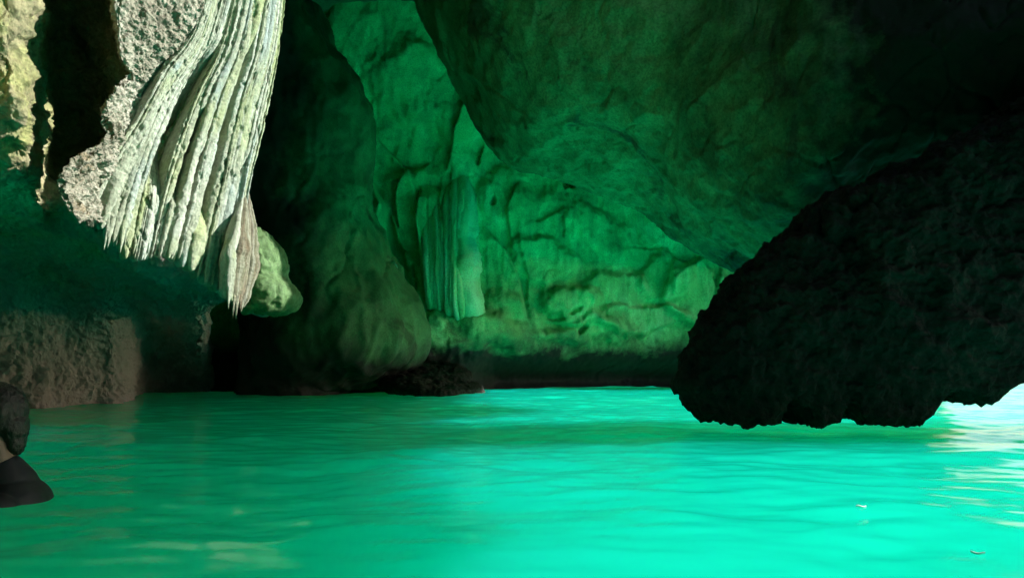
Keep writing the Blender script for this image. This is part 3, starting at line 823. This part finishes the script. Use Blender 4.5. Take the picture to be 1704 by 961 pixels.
FW = (0.1, -1, 0.1)
drapery('flowstone_column', 'bright streaked flowstone column in the middle of the far wall',
        [[(704, 310, 16.2), (702, 370, 15.6), (704, 430, 15.3), (708, 490, 15.5), (712, 540, 16.2)], [(735, 290, 16.2), (735, 360, 15.5), (737, 430, 15.2), (738, 490, 15.4), (738, 545, 16.2)],
         [(765, 260, 16.3), (760, 350, 15.5), (758, 430, 15.2), (762, 500, 15.3), (770, 560, 16.2)], [(790, 260, 16.6), (792, 360, 16.1), (792, 440, 15.9), (800, 510, 16.0), (815, 560, 16.8)]],
        20, M_far_flow, bulge=0.42, fold_seg=(14, 110), seed=21, facing=FW, back=0.4, tips=False, embed=0.35, rough=2.2, cover=0.74)
drapery('flowstone_drip', 'small pale blue flowstone drip in the gap beside the leaning buttress',
        [[(614, 420, 14.1), (618, 460, 13.8), (634, 505, 13.7), (650, 550, 13.8)], [(636, 415, 14.0), (642, 455, 13.6), (652, 495, 13.6), (662, 548, 13.7)], [(655, 420, 14.1), (662, 460, 13.8), (668, 495, 13.7), (678, 540, 13.8)]],
        12, M_far_pale, bulge=0.45, fold_seg=(12, 70), seed=23, facing=FW, back=0.3, tips=False, embed=0.4, rough=1.3)
# ------------------------------------------------------------------ person swimming at the left edge
def plain_mat(name, col, rough=0.6, bump=0.0, bscale=200, spec=0.4):
    m, t, b = nt_new(name)
    geo = N(t, 'ShaderNodeNewGeometry').outputs['Position']
    n1 = noise(t, geo, 25, 4, 0.6)
    t.links.new(mix(t, 1.0, (*col, 1), ramp(t, n1, [(0.3, 0.8), (0.7, 1.15)]), 'MULTIPLY'), b.inputs['Base Color'])
    b.inputs['Roughness'].default_value = rough
    b.inputs['Specular IOR Level'].default_value = spec
    if bump:
        bp = N(t, 'ShaderNodeBump'); bp.inputs['Strength'].default_value = bump; bp.inputs['Distance'].default_value = 0.004
        t.links.new(noise(t, geo, bscale, 3, 0.6), bp.inputs['Height']); t.links.new(bp.outputs[0], b.inputs['Normal'])
    return m

_th = np.linspace(0, math.pi, 15); _ph = np.linspace(0, 2 * math.pi, 22, endpoint=False)
_unit = np.stack([np.outer(np.sin(_th), np.cos(_ph)), np.outer(np.sin(_th), np.sin(_ph)), np.outer(np.cos(_th), np.ones(22))], -1).reshape(-1, 3)
_uf = grid_faces(15, 22, wrap=True)

def ell(acc, c, r):
    acc.append(_unit * np.asarray(r) + np.asarray(c))

def cap(bm, a, b, ra, rb, n=9):
    for k in range(n):
        f = k / (n - 1)
        r = ra + (rb - ra) * f
        ell(bm, [a[i] + (b[i] - a[i]) * f for i in range(3)], (r, r, r))

def remeshed(name, bm, mat, voxel, smooth_it, parent=None):
    me = bpy.data.meshes.new(name)
    vs_ = np.vstack(bm); fs_ = np.vstack([_uf + k * len(_unit) for k in range(len(bm))])
    me.from_pydata(vs_.tolist(), [], fs_.tolist())
    ob = bpy.data.objects.new(name, me)
    scene.collection.objects.link(ob)
    rm = ob.modifiers.new('r', 'REMESH'); rm.mode = 'VOXEL'; rm.voxel_size = voxel; rm.use_smooth_shade = True
    sm = ob.modifiers.new('s', 'SMOOTH'); sm.factor = 0.5; sm.iterations = smooth_it
    dg = bpy.context.evaluated_depsgraph_get()
    new = bpy.data.meshes.new_from_object(ob.evaluated_get(dg))
    ob.modifiers.clear(); ob.data = new
    new.materials.clear(); new.materials.append(mat)
    new.polygons.foreach_set('use_smooth', np.ones(len(new.polygons), bool))
    if parent: ob.parent = parent
    return ob

def build_person():
    skin = plain_mat('skin', (0.15, 0.10, 0.065), 0.5)
    black = plain_mat('black wet fabric', (0.012, 0.013, 0.016), 0.55, 0.4, 400)
    hairm = plain_mat('wet black hair', (0.012, 0.010, 0.008), 0.35, 0.8, 260)
    b = []
    ell(b, (-0.012, 0, 0.03), (0.094, 0.075, 0.094))
    ell(b, (0.036, 0, -0.045), (0.054, 0.056, 0.072))
    ell(b, (0.062, 0, -0.098), (0.026, 0.03, 0.024))
    ell(b, (0.093, 0, -0.022), (0.014, 0.011, 0.028)); ell(b, (0.101, 0, -0.04), (0.013, 0.016, 0.011))
    ell(b, (0.088, 0, -0.072), (0.010, 0.024, 0.009))
    ell(b, (0.078, 0, 0.012), (0.014, 0.05, 0.012))
    for sy in (-1, 1):
        ell(b, (-0.026, sy * 0.083, -0.026), (0.021, 0.014, 0.034)); ell(b, (-0.034, sy * 0.09, -0.018), (0.008, 0.008, 0.026))
        cap(b, (-0.055, sy * 0.165, -0.285), (0.06, sy * 0.225, -0.47), 0.052, 0.042)
        cap(b, (0.06, sy * 0.225, -0.47), (0.30, sy * 0.15, -0.44), 0.040, 0.027)
        ell(b, (0.345, sy * 0.135, -0.44), (0.045, 0.038, 0.016))
        for q, (dy, ln) in enumerate(((-0.028, 0.07), (-0.010, 0.08), (0.010, 0.076), (0.027, 0.062))):
            cap(b, (0.375, sy * 0.135 + dy, -0.44), (0.375 + ln, sy * 0.135 + dy * 1.25, -0.452), 0.009, 0.008, 8)
        cap(b, (0.325, sy * (0.135 - 0.032), -0.44), (0.375, sy * (0.135 - 0.062), -0.45), 0.011, 0.009, 6)
    cap(b, (-0.02, 0, -0.06), (-0.05, 0, -0.235), 0.056, 0.062)
    ell(b, (-0.06, 0, -0.30), (0.085, 0.175, 0.085))
    ell(b, (-0.055, 0, -0.42), (0.115, 0.165, 0.17)); ell(b, (-0.05, 0, -0.62), (0.105, 0.15, 0.2))
    body = remeshed('person', b, skin, 0.005, 5)
    c = []
    cap(c, (-0.046, 0, -0.165), (-0.056, 0, -0.22), 0.070, 0.095, 6)
    ell(c, (-0.062, 0, -0.275), (0.125, 0.17, 0.10)); ell(c, (-0.057, 0, -0.42), (0.13, 0.178, 0.18)); ell(c, (-0.05, 0, -0.62), (0.12, 0.163, 0.21))
    for sy in (-1, 1):
        cap(c, (-0.050, sy * 0.150, -0.275), (0.03, sy * 0.205, -0.425), 0.066, 0.058)
    remeshed('shirt', c, black, 0.007, 4, body)
    h = []
    ell(h, (-0.026, 0, 0.046), (0.098, 0.081, 0.092)); ell(h, (-0.080, 0, -0.010), (0.042, 0.062, 0.068)); ell(h, (0.03, 0, 0.085), (0.05, 0.064, 0.042))
    ell(h, (-0.082, 0, -0.062), (0.030, 0.046, 0.042))
    for sy in (-1, 1): ell(h, (0.012, sy * 0.070, 0.012), (0.018, 0.012, 0.04))
    ho = remeshed('hair', h, hairm, 0.005, 2, body)
    me = ho.data
    co = np.zeros(len(me.vertices) * 3); me.vertices.foreach_get('co', co); co = co.reshape(-1, 3)
    cen = np.array([-0.02, 0, 0.02]); d = co - cen; d /= np.linalg.norm(d, axis=1)[:, None]
    co = co + d * (0.010 * fbm(co * (1, 1, 0.3), 95, 3, ridged=True))[:, None]
    me.vertices.foreach_set('co', co.ravel()); me.update()
    eyem = plain_mat('eye', (0.6, 0.58, 0.55), 0.2)
    for sy in (-1, 1):
        e = []; ell(e, (0.077, sy * 0.030, -0.008), (0.010, 0.013, 0.009))
        me = bpy.data.meshes.new('eye'); me.from_pydata(e[0].tolist(), [], _uf.tolist()); me.materials.append(eyem)
        eo = bpy.data.objects.new('eye', me); scene.collection.objects.link(eo); eo.parent = body
    body.location = P(-26, 708, 2.6)
    body.rotation_euler = (0, math.radians(6), math.radians(203))
    tag(body, 'person with wet black hair and black top swimming at the left edge, facing away', 'person')
build_person()

# ------------------------------------------------------------------ two small white slivers lying on the water
def fleck(px, py, ang, ln, label, seed):
    Y = CAM_Z * F_PX / (py - 614.0)
    c = np.array(P(px, py, Y)); c[2] = 0.0
    n, k = 14, 8
    pts = []
    for i in range(n):
        t = i / (n - 1)
        w = 0.16 * ln * math.sin(math.pi * min(max(t, 0.03), 0.97))
        x = (t - 0.5) * ln; bend = 0.05 * ln * math.sin(4 * t + seed)
        for j in range(k):
            a = 2 * math.pi * j / k
            u, v = x, bend + w * math.cos(a)
            pts.append((c[0] + u * math.cos(ang) - v * math.sin(ang), c[1] + u * math.sin(ang) + v * math.cos(ang), WATER_H(c[0], c[1]) + 0.004 + 0.0025 * math.sin(a) + 0.0015 * math.sin(6 * t + seed)))
    o = mesh_obj('water_fleck', np.array(pts), grid_faces(n, k, wrap=True), M_fleck, origin=(c[0], c[1], 0))
    tag(o, label, 'fleck', 'pale flecks on the water')
wob = bpy.data.objects['water'].data
_wc = np.zeros(len(wob.vertices) * 3); wob.vertices.foreach_get('co', _wc); _wc = _wc.reshape(-1, 3)
def WATER_H(x, y):
    return float(_wc[np.argmin((_wc[:, 0] - x) ** 2 + (_wc[:, 1] - y) ** 2), 2])
M_fleck = plain_mat('pale fleck', (0.8, 0.8, 0.78), 0.5)
fleck(1433, 846, 0.1, 0.030, 'tiny white fleck on the water below the middle of the hanging rock', 0.5)
fleck(1626, 902, -0.5, 0.030, 'tiny white fleck on the water near the lower right corner', 2.0)
